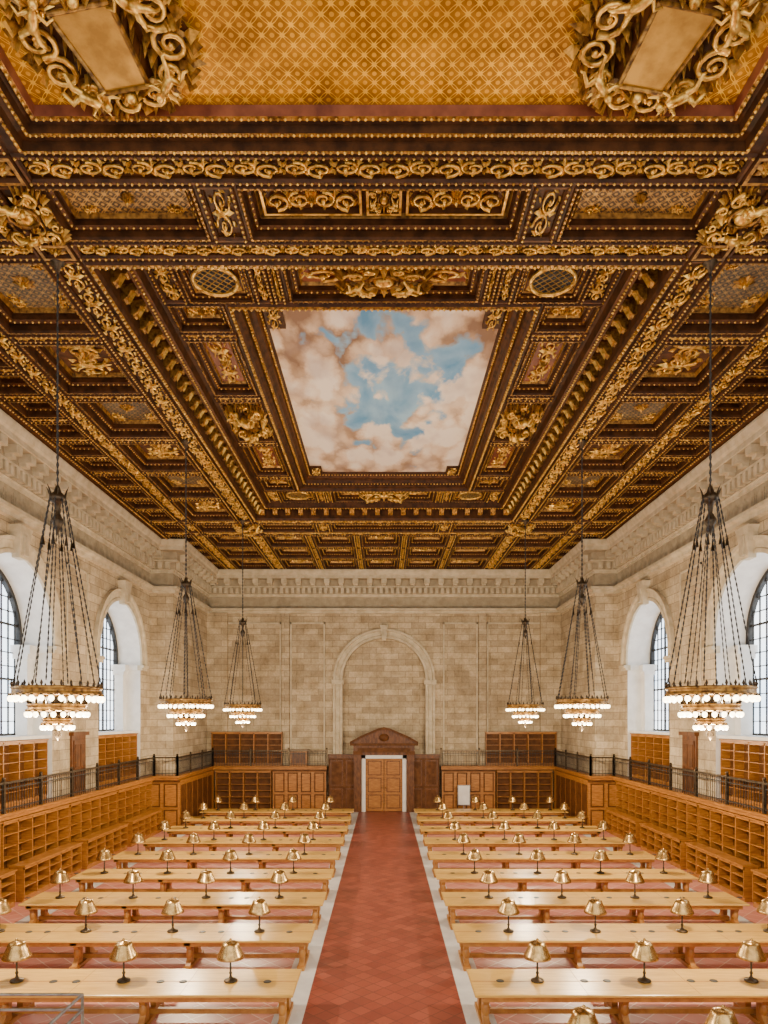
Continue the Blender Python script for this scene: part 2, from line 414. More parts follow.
def band(x0, x1, y0, y1, z=ZC, orn=True, bd=True):
    w, l = x1 - x0, y1 - y0; alongx = w > l
    ring(x0, x1, y0, y1, [(0, z), (.03, z - .05), (.08, z - .05), (.11, z), (.11, z + .05)], ['wood_d', 'wood_r', 'wood_d', 'wood_d'])
    plate(x0 + .11, x1 - .11, y0 + .11, y1 - .11, z + .05, 'wood_d')
    wd = min(w, l); ln = max(w, l)
    if bd:
        if alongx: beads(x0, y0 + .055, x1, y0 + .055, z - .06, .035, .13); beads(x0, y1 - .055, x1, y1 - .055, z - .06, .035, .13)
        else: beads(x0 + .055, y0, x0 + .055, y1, z - .06, .035, .13); beads(x1 - .055, y0, x1 - .055, y1, z - .06, .035, .13)
    if not orn: return
    n = max(1, round((ln - .2) / (wd * 1.35))); tl = (ln - .2) / n
    for i in range(n):
        t = .1 + (i + .5) * tl; sg = 1 if (i < n / 2) else -1
        if alongx: C.stamp(SC, x0 + t, (y0 + y1) / 2, z + .04, 0, tl * sg, (wd - .2) * 1.15, 1.4)
        else: C.stamp(SC, (x0 + x1) / 2, y0 + t, z + .04, pi / 2, tl * sg, (wd - .2) * 1.15, 1.4)
def square(x0, x1, y0, y1, z=ZC):
    ring(x0, x1, y0, y1, [(0, z), (.03, z - .07), (.1, z - .07), (.13, z), (.13, z + .06)], ['wood_d', 'gold2', 'wood_d', 'wood_d'])
    plate(x0 + .13, x1 - .13, y0 + .13, y1 - .13, z + .06, 'wood_d')
    C.stamp(RO, (x0 + x1) / 2, (y0 + y1) / 2, z + .04, 0, (x1 - x0) * .85, (y1 - y0) * .85, 1)
def coffer(x0, x1, y0, y1, style='scroll', z=ZC, deep=.38, k_=1.0):
    s_ = min(1, min(x1 - x0, y1 - y0) / 1.5) * k_
    pr = [(0, z), (.05, z), (.08, z - .05), (.13, z - .05), (.15, z), (.15, z + deep * .4), (.22, z + deep * .4), (.25, z + deep * .3), (.31, z + deep * .45), (.31, z + deep * .8), (.37, z + deep * .8), (.39, z + deep * .72), (.43, z + deep)]
    pr = [(a * s_, b) for a, b in pr]
    ring(x0, x1, y0, y1, pr, ['wood_d', 'wood_d', 'gold2', 'wood_d', 'wood_d', 'wood_d', 'gold2', 'wood_r', 'wood_d', 'wood_d', 'gold', 'gold2'])
    bead_rect(x0 + .105 * s_, x1 - .105 * s_, y0 + .105 * s_, y1 - .105 * s_, z - .06, .03, .12, 'gold2')
    bead_rect(x0 + .27 * s_, x1 - .27 * s_, y0 + .27 * s_, y1 - .27 * s_, z + deep * .33, .035, .14)
    i = .43 * s_; zi = z + deep; X0, X1, Y0, Y1 = x0 + i, x1 - i, y0 + i, y1 - i
    w, l = X1 - X0, Y1 - Y0; cx, cy = (X0 + X1) / 2, (Y0 + Y1) / 2; al = w > l; wd = min(w, l); ln = max(w, l); R = 0 if al else pi / 2
    pm = {'lattice': 'lat', 'latg': 'lat_g', 'rose': 'rosep'}.get(style, 'wood_r')
    plate(X0, X1, Y0, Y1, zi, pm)
    if style in ('scroll', 'rose'):
        for sg in (1, -1):
            o = ln * .25 * sg
            C.stamp(SC, cx + (o if al else 0), cy + (0 if al else o), zi, R, ln * .48 * sg, wd * 1.05, 1.8)
        C.stamp(RO, cx, cy, zi - .03, 0, wd * .5, wd * .5, 1.3)
    elif style == 'latg' or style == 'lattice':
        C.stamp(RO, cx, cy, zi, 0, wd * .4, wd * .4, 1)
        for sx in (1, -1):
            for sy in (1, -1): C.stamp(SC, cx + sx * w * .36, cy + sy * l * .36, zi, R, wd * .32 * sx, wd * .32 * sy, 1)
    elif style == 'rosette': C.stamp(RO, cx, cy, zi, 0, wd, wd, 1.3)
    elif style == 'triple':
        a = w * .41; bw = w * .15
        for sx, ww in ((-1, a), (0, bw), (1, a)):
            px = cx + sx * w * .29
            r_ = (px - ww / 2, px + ww / 2, Y0 + .04, Y1 - .04)
            ring(*r_, [(0, zi), (.02, zi - .1), (.07, zi - .1), (.09, zi)], ['wood_d', 'gold', 'wood_d'])
            if sx:
                for q in (1, -1): C.stamp(SC, px + q * ww * .23, cy, zi, 0, ww * .45 * q, l * .95, 1.8)
                C.stamp(RO, px, cy, zi, 0, l * .5, l * .5, 1)
            else: C.stamp(CA, px, cy, zi, 0, bw * .45, l * .4, .8)
    elif style == 'vent':
        # round pierced grille : dark throat, gilded rim, thin widely spaced lattice, hung at soffit level
        r = wd * .49; zr_ = z + .02
        P = [(cx + r * cos(a), cy + r * sin(a), zr_) for a in [2 * pi * k / 32 for k in range(33)]]
        C.tube(P, .05, 6, 'gold')
        C.lathe([(0, zi - .01), (r, zi - .01), (r, zr_)], 32, (cx, cy, 0), 'black')
        for k in range(-3, 4):
            o = k * r / 3.7; hh = sqrt(max(0, r * r - o * o)); h = hh * .7071; oo = o * .7071
            for sgn in (1, -1):
                C.tube([(cx + oo - h, cy + sgn * (oo + h), zr_ + .01), (cx + oo + h, cy + sgn * (oo - h), zr_ + .01)], .013, 4, 'plaque')
        for sx in (1, -1):
            for sy in (1, -1): leaf_at(cx + sx * w * .47, cy + sy * l * .47, zi, math.atan2(-sy, -sx))
LF = MB(); leaf(LF, 0, 0, 0, .28, .10, .08); LFT = LF.template()
def leaf_at(x, y, z, a): C.stamp(LFT, x, y, z, a)

YA, YB = 1.0, 44.5
XE = 11.6
TBs = [(11.75, 12.42), (13.92, 14.45), (33.55, 34.08), (35.58, 36.25)]
XLB = [(6.45, 7.2), (9.55, 10.2)]
for (a, b) in TBs:
    band(-6.45, 6.45, a, b)
    for sg in (1, -1):
        for (p, q) in XLB:
            x0, x1 = sorted((sg * p, sg * q)); square(x0, x1, a, b)
        for p, q in ((7.2, 9.55), (10.2, XE)):
            x0, x1 = sorted((sg * p, sg * q)); band(x0, x1, a, b)
segs = [(YA, 11.75), (12.42, 13.92), (14.45, 33.55), (34.08, 35.58), (36.25, YB)]
for si, (a, b) in enumerate(segs):
    for sg in (1, -1):
        for (p, q) in XLB:
            x0, x1 = sorted((sg * p, sg * q)); band(x0, x1, a, b)
        for (p, q), L0, sty in (((7.2, 9.55), 3.2, ['latg', 'scroll']), ((10.2, XE), 1.6, ['rosette', 'scroll'])):
            x0, x1 = sorted((sg * p, sg * q)); n = max(1, round((b - a) / L0)); d = (b - a) / n; rib = .34
            for k in range(n):
                y0 = a + k * d; y1 = y0 + d
                if k < n - 1:
                    band(x0, x1, y1 - rib, y1); y1 -= rib
                coffer(x0, x1, y0, y1, sty[(k + si) % 2], deep=.42)
for (a, b) in (segs[1], segs[3]):
    coffer(-2.75, 2.75, a, b, 'triple', deep=.32, k_=.8)
    for sg in (1, -1):
        x0, x1 = sorted((sg * 2.75, sg * 3.45)); band(x0, x1, a, b)
        x0, x1 = sorted((sg * 3.45, sg * 6.45)); coffer(x0, x1, a, b, 'lattice', deep=.32, k_=.8)
def gold_panel(y0, y1):
    q = .66
    pr = [(0, ZC), (.12, ZC), (.15, ZC - .1), (.24, ZC - .1), (.28, ZC + .05), (.42, ZC + .08), (.46, ZC + .02), (.56, ZC + .02), (.6, ZC + .15), (.72, ZC + .2), (.75, ZC + .12), (.85, ZC + .14), (.9, ZC + .3)]
    pr = [(a * q, b) for a, b in pr]
    ring(-6.3, 6.3, y0, y1, pr, ['wood_d', 'wood_d', 'gold2', 'wood_d', 'wood_d', 'wood_r', 'gold2', 'wood_d', 'wood_d', 'wood_r', 'gold2', 'rosep'])
    for sg in (1, -1):
        a, b_ = sorted((sg * 6.3, sg * 6.45)); plate(a, b_, y0, y1, ZC, 'wood_d')
    bead_rect(-6.3 + .2 * q, 6.3 - .2 * q, y0 + .2 * q, y1 - .2 * q, ZC - .11, .04, .12)
    bead_rect(-6.3 + .51 * q, 6.3 - .51 * q, y0 + .51 * q, y1 - .51 * q, ZC + .01, .035, .10)
    bead_rect(-6.3 + .8 * q, 6.3 - .8 * q, y0 + .8 * q, y1 - .8 * q, ZC + .11, .035, .12)
    plate(-6.3 + .9 * q, 6.3 - .9 * q, y0 + .9 * q, y1 - .9 * q, ZC + .3, 'goldpanel')
gold_panel(YA, 11.75)
ye = YB; rows = 3; cols = 5
hy = (ye - 36.25) / rows; wx = 12.9 / cols
for i in range(cols):
    for j in range(rows):
        a = -6.45 + i * wx; c = 36.25 + j * hy; a1 = a + wx; c1 = c + hy
        if i < cols - 1: band(a1 - .35, a1, c, c1); a1 -= .35
        if j < rows - 1: band(a, a1, c1 - .35, c1); c1 -= .35
        coffer(a, a1, c, c1, 'rosette' if (i + j) % 2 else 'scroll', deep=.4)
for sg in (1, -1):
    C.stamp(CT, sg * 4.08, 9.95, ZC + .28, sg * .18, 1.22, 1.14, 1.3)
    C.stamp(CT, sg * 4.08, 2.8, ZC + .28, 0, 1.2, 1.05, 1.3)
    for yy in (13.17, 34.83): C.stamp(CA, sg * 6.95, yy, ZC, pi / 2 * sg, .72, .66, 1.2)
# great central coffer
x0, x1, y0, y1 = -6.45, 6.45, 14.45, 33.55
ZR = 16.42; ZS = 17.0
pr = [(0, ZC), (.06, ZC), (.1, ZC - .08), (.2, ZC - .08), (.24, ZC + .02), (.24, ZC + .5), (.62, ZC + .56), (.66, ZC + .35), (.86, ZC + .35), (.9, ZR - .02), (.96, ZR)]
ring(x0, x1, y0, y1, pr, ['wood_d', 'wood_d', 'gold2', 'wood_d', 'wood_d', 'wood_d', 'wood_d', 'wood_r', 'wood_d', 'wood_d'])
bead_rect(x0 + .15, x1 - .15, y0 + .15, y1 - .15, ZC - .1, .05, .15)
bead_rect(x0 + .76, x1 - .76, y0 + .76, y1 - .76, ZC + .34, .045, .13)
def rimstamps(off, sp, fn):
    X0, X1, Y0, Y1 = x0 + off, x1 - off, y0 + off, y1 - off
    for (ax, ay, bx, by, r) in ((X0, Y0, X1, Y0, pi / 2), (X1, Y1, X0, Y1, -pi / 2), (X0, Y1, X0, Y0, 0), (X1, Y0, X1, Y1, pi)):
        n = int(math.hypot(bx - ax, by - ay) / sp)
        for i in range(n):
            t = (i + .5) / n; fn(ax + (bx - ax) * t, ay + (by - ay) * t, r)
rimstamps(.22, .62, lambda x, y, r: C.stamp(BR, x, y, ZC + .54, r, .42, .5, .62))
IX, IY = 5.49, (15.41, 32.59)
RX, RY = 3.95, (17.0, 31.0)
for sg in (1, -1):
    ya, yb = (IY[0], RY[0]) if sg > 0 else (RY[1], IY[1])
    coffer(-2.4, 2.4, ya, yb, 'rose', ZR, .25)
    C.stamp(CA, 0, (ya + yb) / 2, ZR + .1, 0 if sg > 0 else pi, 1.05, .5, 1.4)
    for q in (1, -1):
        u0, u1 = sorted((q * 2.4, q * 2.72)); band(u0, u1, ya, yb, ZR)
        u0, u1 = sorted((q * 2.72, q * 3.16)); band(u0, u1, ya, yb, ZR)
        u0, u1 = sorted((q * 3.16, q * 4.85)); coffer(u0, u1, ya, yb, 'vent', ZR, .12, .62)
        u0, u1 = sorted((q * 4.85, q * IX)); band(u0, u1, ya, yb, ZR)
    u0, u1 = sorted((sg * RX, sg * IX))
    cuts = [17.0, 18.6, 22.2, 25.8, 29.4, 31.0]
    for k in range(5):
        c0, c1 = cuts[k], cuts[k + 1]
        if k < 4: band(u0, u1, c1 - .3, c1, ZR); c1 -= .3
        coffer(u0, u1, c0, c1, ['scroll', 'rose', 'scroll', 'rose', 'scroll'][k], ZR, .25)
    C.stamp(CA, sg * 4.7, 23.85, ZR + .1, pi / 2 * sg, 1.1, .72, 2.0)
pr = [(0, ZR), (.05, ZR - .08), (.15, ZR - .1), (.2, ZR + .02), (.28, ZR + .05), (.3, ZR + .2), (.42, ZR + .16), (.46, ZR + .3), (.55, ZR + .36), (.6, ZR + .5), (.68, ZR + .46), (.75, ZS)]
ring(-RX, RX, RY[0], RY[1], pr, ['wood_d', 'gold2', 'wood_d', 'wood_d', 'wood_d', 'gold2', 'wood_d', 'wood_d', 'wood_r', 'gold2', 'wood_d'])
bead_rect(-RX + .1, RX - .1, RY[0] + .1, RY[1] - .1, ZR - .12, .05, .15)
bead_rect(-RX + .36, RX - .36, RY[0] + .36, RY[1] - .36, ZR + .16, .045, .14)
bead_rect(-RX + .65, RX - .65, RY[0] + .65, RY[1] - .65, ZR + .46, .045, .13)
for sx in (1, -1):
    for (ya, yb) in ((17.75, 18.95), (29.55, 30.25)):
        a, b_ = sorted((sx * 2.72, sx * 3.22)); C.box(a, b_, ya, yb, ZS - .12, ZS + .1, 'wood_d')
        C.stamp(SC, (a + b_) / 2, (ya + yb) / 2, ZS - .12, pi / 2, (yb - ya) * .95, .5, 1.2)
for sg in (1, -1):
    a = sg * XE
    for (d0, z0, d1, z1, mt) in ((0, ZC, 0, ZC - .1, 'wood_d'), (0, ZC - .1, .12, ZC - .1, 'wood_r'), (.12, ZC - .1, .16, ZC, 'wood_d'), (.16, ZC, .4, ZC - .02, 'wood_r'), (.4, ZC - .02, .9, ZC - .08, 'wood_d'), (.9, ZC - .08, 1.3, ZC - .05, 'wood_d')):
        C.quad((a + sg * d0, YA, z0), (a + sg * d0, 45.2, z0), (a + sg * d1, 45.2, z1), (a + sg * d1, YA, z1), mt)
    beads(a + sg * .06, YA, a + sg * .06, YB, ZC - .11, .045, .16)
plate(-XE, XE, YB, 45.2, ZC - .03, 'wood_d'); beads(-XE, YB + .05, XE, YB + .05, ZC - .06, .05, .16)
C.box(-13.1, 13.1, YA, 45.3, 17.6, 17.8, 'wood_d')
C.obj('ceiling')
mu = MB(); mu.quad((-3.25, 17.7, 0), (3.25, 17.7, 0), (3.25, 30.3, 0), (-3.25, 30.3, 0), 'cloud')
mm = mu.obj('ceiling_mural'); mm.location.z = ZS - .01
# ------------------------------------------------------------------ walls
W = 12.9; YE = 45.2; PY = 37.7; PX = 11.65; Y0W = -2.0; DK = 2.85
def arch_path(c, r, spring, base, n=24):
    P = [(c - r, base)]
    P += [(c - r * cos(pi * i / n), spring + r * sin(pi * i / n)) for i in range(n + 1)]
    P += [(c + r, base)]; return P
def arch_wall(mb, mp, u0, u1, z0, z1, arches, depth, mat, rmat):
    cur = u0
    for (c, r, sp, base) in arches:
        mb.quad(mp(cur, z0, 0), mp(c - r, z0, 0), mp(c - r, z1, 0), mp(cur, z1, 0), mat)
        if base > z0: mb.quad(mp(c - r, z0, 0), mp(c + r, z0, 0), mp(c + r, base, 0), mp(c - r, base, 0), mat)
        P = arch_path(c, r, sp, base)
        for (a, b) in zip(P[1:-2], P[2:-1]):
            mb.quad(mp(a[0], a[1], 0), mp(b[0], b[1], 0), mp(b[0], z1, 0), mp(a[0], z1, 0), mat)
        for (a, b) in zip(P[:-1], P[1:]):
            mb.quad(mp(a[0], a[1], 0), mp(b[0], b[1], 0), mp(b[0], b[1], depth), mp(a[0], a[1], depth), rmat)
        mb.quad(mp(c - r, base, 0), mp(c + r, base, 0), mp(c + r, base, depth), mp(c - r, base, depth), rmat)
        cur = c + r
    mb.quad(mp(cur, z0, 0), mp(u1, z0, 0), mp(u1, z1, 0), mp(cur, z1, 0), mat)
def arch_mould(mb, mp, c, r, sp, base, prof, mat, n=32):
    for j in range(len(prof) - 1):
        (o0, d0), (o1, d1) = prof[j], prof[j + 1]
        A = arch_path(c, r + o0, sp, base, n); B = arch_path(c, r + o1, sp, base, n)
        for i in range(len(A) - 1):
            mb.quad(mp(*A[i], d0), mp(*A[i + 1], d0), mp(*B[i + 1], d1), mp(*B[i], d1), mat)
def mbox(mb, mp, u0, u1, z0, z1, d0, d1, mat):
    V = [mp(u, z, d) for u in (u0, u1) for z in (z0, z1) for d in (d0, d1)]
    mb.add(V, [(0, 1, 3, 2), (4, 6, 7, 5), (0, 4, 5, 1), (2, 3, 7, 6), (0, 2, 6, 4), (1, 5, 7, 3)], mat)
def keystone(mb, mp, c, z0, z1, w0, w1, d, mat):
    V = []
    for (z, w, dd) in ((z0, w0, d * .7), (z1 - .2, w1, d), (z1, w1 * 1.25, d * 1.05)):
        V += [mp(c - w, z, 0), mp(c + w, z, 0), mp(c + w, z, -dd), mp(c - w, z, -dd)]
    F = [(0, 1, 2, 3), (8, 9, 10, 11)]
    for k in (0, 4): F += [(k + i, k + (i + 1) % 4, k + 4 + (i + 1) % 4, k + 4 + i) for i in range(4)]
    mb.add(V, F, mat)
    for q in (-.5, 0, .5):
        mbox(mb, mp, c + w0 * q - .04, c + w0 * q + .04, z0 + .1, z1 - .3, -d - .03, -d * .6, mat)

WIN = [4.6, 14.25, 23.9, 33.5]; WR = 2.65; WS = 9.15; WD = 1.4
for sg, nm in ((-1, 'left'), (1, 'right')):
    mp = lambda u, z, d, sg=sg: (sg * (W + d), u, z)
    b = MB()
    arch_wall(b, mp, Y0W, PY, 0, ZC + .3, [(c, WR, WS, DK) for c in WIN], WD, 'stone', 'white')
    b.quad((sg * W, PY, 0), (sg * PX, PY, 0), (sg * PX, PY, ZC + .3), (sg * W, PY, ZC + .3), 'stone')
    b.quad((sg * PX, PY, 0), (sg * PX, YE, 0), (sg * PX, YE, ZC + .3), (sg * PX, PY, ZC + .3), 'stone')
    for c in WIN:
        arch_mould(b, mp, c, WR, WS, WS - .3, [(0, 0), (0, -.1), (.14, -.1), (.17, -.06), (.42, -.08), (.45, -.16), (.58, -.18), (.58, 0)], 'stone_l')
        keystone(b, mp, c, WS + WR - .15, WS + WR + .95, .24, .36, .38, 'stone_l')
        for q in (-1, 1):
            a0, a1 = sorted((c + q * (WR - .16), c + q * (WR + .62)))
            mbox(b, mp, a0, a1, WS - .55, WS - .42, -.16, .1, 'stone_l'); mbox(b, mp, a0 , a1, WS - .42, WS - .28, -.24, .1, 'stone_l')
            a0, a1 = sorted((c + q * (WR - .12), c + q * (WR + .02)))
            mbox(b, mp, a0, a1, WS - .55, WS - .28, 0, WD, 'white')
            a0, a1 = sorted((c + q * (WR - .42), c + q * WR))
            mbox(b, mp, a0, a1, 5.35, WS - .8, .75, 1.2, 'white')
            a0, a1 = sorted((c + q * (WR - .52), c + q * WR))
            mbox(b, mp, a0, a1, WS - .8, WS - .62, .68, 1.27, 'white'); mbox(b, mp, a0, a1, WS - .62, WS - .28, .6, 1.35, 'white')
        mbox(b, mp, c - WR, c + WR, DK, 5.3, .6, WD, 'stone_l')
        mbox(b, mp, c - WR, c + WR, 5.3, 5.42, .05, WD, 'white')
    for c in [9.42, 19.07, 28.7]:
        for (u0, u1, z0, z1) in ((c - 1.0, c + 1.0, 6.3, 12.4),):
            mbox(b, mp, u0, u1, z0, z0 + .08, -.05, 0, 'stone_l'); mbox(b, mp, u0, u1, z1 - .08, z1, -.05, 0, 'stone_l')
            mbox(b, mp, u0, u0 + .08, z0, z1, -.05, 0, 'stone_l'); mbox(b, mp, u1 - .08, u1, z0, z1, -.05, 0, 'stone_l')
    b.obj('wall_' + nm)
    for wi, c in enumerate(WIN):
        g = MB(); P = arch_path(c, WR - .02, WS, 5.42)
        g.add([mp(u, z, WD - .05) for u, z in P], [tuple(range(len(P)))], 'pane')
        arch_mould(g, mp, c, WR - .16, WS, 5.42, [(.16, WD - .06), (.16, WD - .24), (.0, WD - .24), (0, WD - .06)], 'iron')
        r = WR - .15
        for k in range(-5, 6):
            u = k * .46; h = WS + sqrt(r * r - u * u); t = .016
            if k in (-2, 2): t = .07
            mbox(g, mp, c + u - t, c + u + t, 5.42, h, WD - .16, WD - .1, 'iron')
        z = 5.42; k = 0
        while z < WS + r - .2:
            hw = r if z < WS else sqrt(max(0, r * r - (z - WS) ** 2)); t = .04 if k % 4 == 0 else .016
            mbox(g, mp, c - hw, c + hw, z, z + 2 * t, WD - .165, WD - .1, 'iron'); z += .52; k += 1
        g.obj('window_%d' % (wi + 1 + (4 if sg > 0 else 0)))

# end wall
E = MB(); me_ = lambda u, z, d: (u, YE + d, z)
arch_wall(E, me_, -PX, PX, 0, ZC + .3, [(0, 2.75, 8.6, 3.6)], .4, 'stone', 'stone_l')
E.quad(me_(-3, 3, .4), me_(3, 3, .4), me_(3, 12, .4), me_(-3, 12, .4), 'stone')
arch_mould(E, me_, 0, 2.75, 8.6, 3.6, [(0, 0), (0, -.12), (.16, -.12), (.2, -.06), (.45, -.06), (.48, -.16), (.62, -.16), (.62, 0)], 'stone_l')
keystone(E, me_, 0, 11.2, 12.2, .14, .22, .3, 'stone_l')
for q in (-1, 1):
    a0, a1 = sorted((q * 2.65, q * 3.45)); mbox(E, me_, a0, a1, 8.3, 8.6, -.24, .05, 'stone_l')
    for (p0, p1) in ((3.9, 6.2), (6.8, 11.2)):
        u0, u1 = sorted((q * p0, q * p1))
        for (a, b_, z0, z1) in ((u0, u1, 12.3, 12.4), (u0, u0 + .1, 3.2, 12.4), (u1 - .1, u1, 3.2, 12.4)):
            mbox(E, me_, a, b_, z0, z1, -.08, 0, 'stone_l')
    u0, u1 = sorted((q * 6.25, q * 6.75)); mbox(E, me_, u0, u1, 2.9, 13.0, -.16, 0, 'stone')
    u0, u1 = sorted((q * 10.3, q * PX)); mbox(E, me_, u0, u1, 2.9, 13.0, -.3, 0, 'stone')
E.obj('wall_back')

K = MB()
path = [(W, Y0W), (W, PY), (PX, PY), (PX, YE), (-PX, YE), (-PX, PY), (-W, PY), (-W, Y0W)]
sweep(K, path, [(0, 12.95), (.18, 12.98), (.18, 13.12), (.32, 13.18), (.32, 13.30), (0, 13.34)], 'stone_l')
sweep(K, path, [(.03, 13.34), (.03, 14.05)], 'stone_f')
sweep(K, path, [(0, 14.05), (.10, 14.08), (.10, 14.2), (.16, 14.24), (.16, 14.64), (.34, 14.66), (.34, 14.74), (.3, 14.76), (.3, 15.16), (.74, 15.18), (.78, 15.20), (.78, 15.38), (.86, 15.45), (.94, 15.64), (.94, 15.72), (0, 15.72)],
      ['stone_l', 'stone_l', 'stone_l', 'stone_f', 'stone_l', 'stone_l', 'stone_l', 'stone_f', 'stone_f', 'stone_l', 'stone_l', 'stone_l', 'stone_l', 'stone_l', 'stone_l'])  # darker recess faces carry painted shade behind dentils and modillions
for (p, q) in zip(path[:-1], path[1:]):
    p = np.array(p, float); q = np.array(q, float); ln = np.linalg.norm(q - p); d = (q - p) / ln; nn = np.array((-d[1], d[0]))
    def bl(t, w, i0, i1, z0, z1, mt='stone_l'):
        a = p + d * (t - w / 2) + nn * i0; c_ = p + d * (t + w / 2) + nn * i1
        K.box(min(a[0], c_[0]), max(a[0], c_[0]), min(a[1], c_[1]), max(a[1], c_[1]), z0, z1, mt)
    n = int(ln / .36)
    for i in range(n): bl((i + .5) * ln / n, .2, .14, .36, 14.28, 14.64)
    n = max(1, int(ln / .9))
    for i in range(n): bl((i + .5) * ln / n, .36, .28, .74, 14.88, 15.17); bl((i + .5) * ln / n, .28, .28, .54, 14.76, 14.88)
    n = max(1, int(ln / .62))
    for i in range(n):   # low carved palmettes of the frieze
        t = (i + .5) * ln / n
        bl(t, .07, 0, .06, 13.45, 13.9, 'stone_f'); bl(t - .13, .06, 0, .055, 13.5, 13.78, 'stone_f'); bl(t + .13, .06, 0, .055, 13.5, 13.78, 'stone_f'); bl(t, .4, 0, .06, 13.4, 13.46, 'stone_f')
K.obj('trim_cornice')

# ------------------------------------------------------------------ floor
F = MB(); fx = [(-13.2, -10.95, 'rose'), (-10.95, -10.35, 'marble'), (-10.35, -2.25, 'rose'), (-2.25, -1.64, 'marble'), (-1.64, 1.64, 'aisle'), (1.64, 2.25, 'marble'), (2.25, 10.35, 'rose'), (10.35, 10.95, 'marble'), (10.95, 13.2, 'rose')]
for a, b_, mt in fx: F.quad((a, -4, 0), (b_, -4, 0), (b_, 45.6, 0), (a, 45.6, 0), mt)
F.box(-13.3, 13.3, -4, 45.6, -.3, -.01, 'marble')
F.obj('floor')

# ------------------------------------------------------------------ gallery
gal_in = .6
G = MB(); gp = [(W, Y0W), (W, PY - .5), (PX, PY - .5), (PX, YE - .45), (3.7, YE - .45)]
gpl = [(-3.7, YE - .45), (-PX, YE - .45), (-PX, PY - .5), (-W, PY - .5), (-W, Y0W)]
for P in (gp, gpl):
    sweep(G, P, [(-1, DK - .12), (gal_in - .05, DK - .12), (gal_in, DK - .1), (gal_in, DK), (gal_in + .06, DK + .03), (gal_in + .06, DK + .1), (gal_in, DK + .12), (0, DK + .12), (-.7, DK + .12)], 'oak')
G.obj('trim_gallery_deck')
def railing(P, name):
    R = MB(); zt = DK + .12
    o = gal_in - .04
    sweep(R, P, [(o - .04, zt + .95), (o - .04, zt + 1.02), (o + .04, zt + 1.02), (o + .04, zt + .95), (o - .04, zt + .95)], 'bronze')
    for zz in (.12, .78): sweep(R, P, [(o - .015, zt + zz), (o - .015, zt + zz + .035), (o + .015, zt + zz + .035), (o + .015, zt + zz), (o - .015, zt + zz)], 'iron')
    n = len(P); A = []
    PP = [np.array(p, float) for p in P]
    for i in range(n):
        ns = []
        if i > 0: d = PP[i] - PP[i - 1]; d /= np.linalg.norm(d); ns.append(np.array((-d[1], d[0])))
        if i < n - 1: d = PP[i + 1] - PP[i]; d /= np.linalg.norm(d); ns.append(np.array((-d[1], d[0])))
        m = sum(ns); m /= np.linalg.norm(m); m /= max(.3, m.dot(ns[0])); A.append(PP[i] + m * o)
    for a, b_ in zip(A[:-1], A[1:]):
        ln = np.linalg.norm(b_ - a); k = max(1, round(ln / .17))
        for i in range(k):
            c = a + (b_ - a) * (i + .5) / k; R.box(c[0] - .009, c[0] + .009, c[1] - .009, c[1] + .009, zt, zt + .95, 'iron')
        k = max(1, round(ln / 2.4))
        for i in range(k + 1):
            c = a + (b_ - a) * i / k; R.box(c[0] - .05, c[0] + .05, c[1] - .05, c[1] + .05, zt, zt + 1.08, 'bronze')
            R.ball((c[0], c[1], zt + 1.13), .06, 'bronze', 8, 5)
    R.obj(name)
railing(gp, 'gallery_railing'); railing(gpl, 'gallery_railing')

# ------------------------------------------------------------------ bookcases
def bookcase(Lg, h, d, nb, ns, name, base=.14):
    b = MB(); x = -Lg / 2
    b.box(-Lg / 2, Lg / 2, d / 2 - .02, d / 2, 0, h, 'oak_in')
    b.box(-Lg / 2, Lg / 2, -d / 2 + .03, d / 2 - .02, 0, base, 'oak')
    b.box(-Lg / 2 - .03, Lg / 2 + .03, -d / 2 - .04, d / 2, h - .05, h, 'oak'); b.box(-Lg / 2, Lg / 2, -d / 2, -d / 2 + .03, h - .14, h - .05, 'oak')
    for i in range(nb + 1):
        u = -Lg / 2 + Lg * i / nb; w = .03
        b.box(max(u - w, -Lg / 2), min(u + w, Lg / 2), -d / 2, d / 2 - .02, base, h - .05, 'oak')
    for i in range(nb):
        a = -Lg / 2 + Lg * i / nb + .03; c = a + Lg / nb - .06
        for k in range(ns):
            z = base + (h - .1 - base) * k / ns
            b.box(a, c, -d / 2 + .02, d / 2 - .02, z, z + .03, 'oak')
    return b.mesh(name)
case_tall = bookcase(4.7, 2.68, .4, 5, 6, 'bookcase')
case_low = bookcase(4.3, 1.2, .5, 5, 3, 'low_bookcase')
case_up = bookcase(5.1, 2.3, .38, 5, 6, 'gallery_bookcase')
for sg in (-1, 1):
    r = (-pi / 2) if sg > 0 else (pi / 2)
    for k in range(6):
        yy = 10.2 + 4.83 * k
        put(case_tall, 'bookcase', (sg * 12.66, yy, .005), r)
        put(case_low, 'low_bookcase', (sg * 12.12, yy, .005), r)
    for c in WIN: put(case_up, 'gallery_bookcase', (sg * 13.22, c, DK + .125), r)
    for c in [9.42, 19.07, 28.7]:
        dd = MB(); mp = lambda u, z, d, sg=sg: (sg * (W + d), u, z)
        z0 = DK + .13
        mbox(dd, mp, c - .65, c + .65, z0, 5.35, -.08, -.005, 'oak_d'); mbox(dd, mp, c - .5, c + .5, z0, 5.15, -.12, -.08, 'oak_d')
        for q in (-.25, .25):
            for (a, b_) in ((.15, .95), (1.05, 2.0)): mbox(dd, mp, c + q - .18, c + q + .18, z0 + a, z0 + b_, -.14, -.12, 'oak_in')
        mbox(dd, mp, c - .75, c + .75, 5.35, 5.5, -.2, -.005, 'oak_d')
        dd.obj('gallery_door')
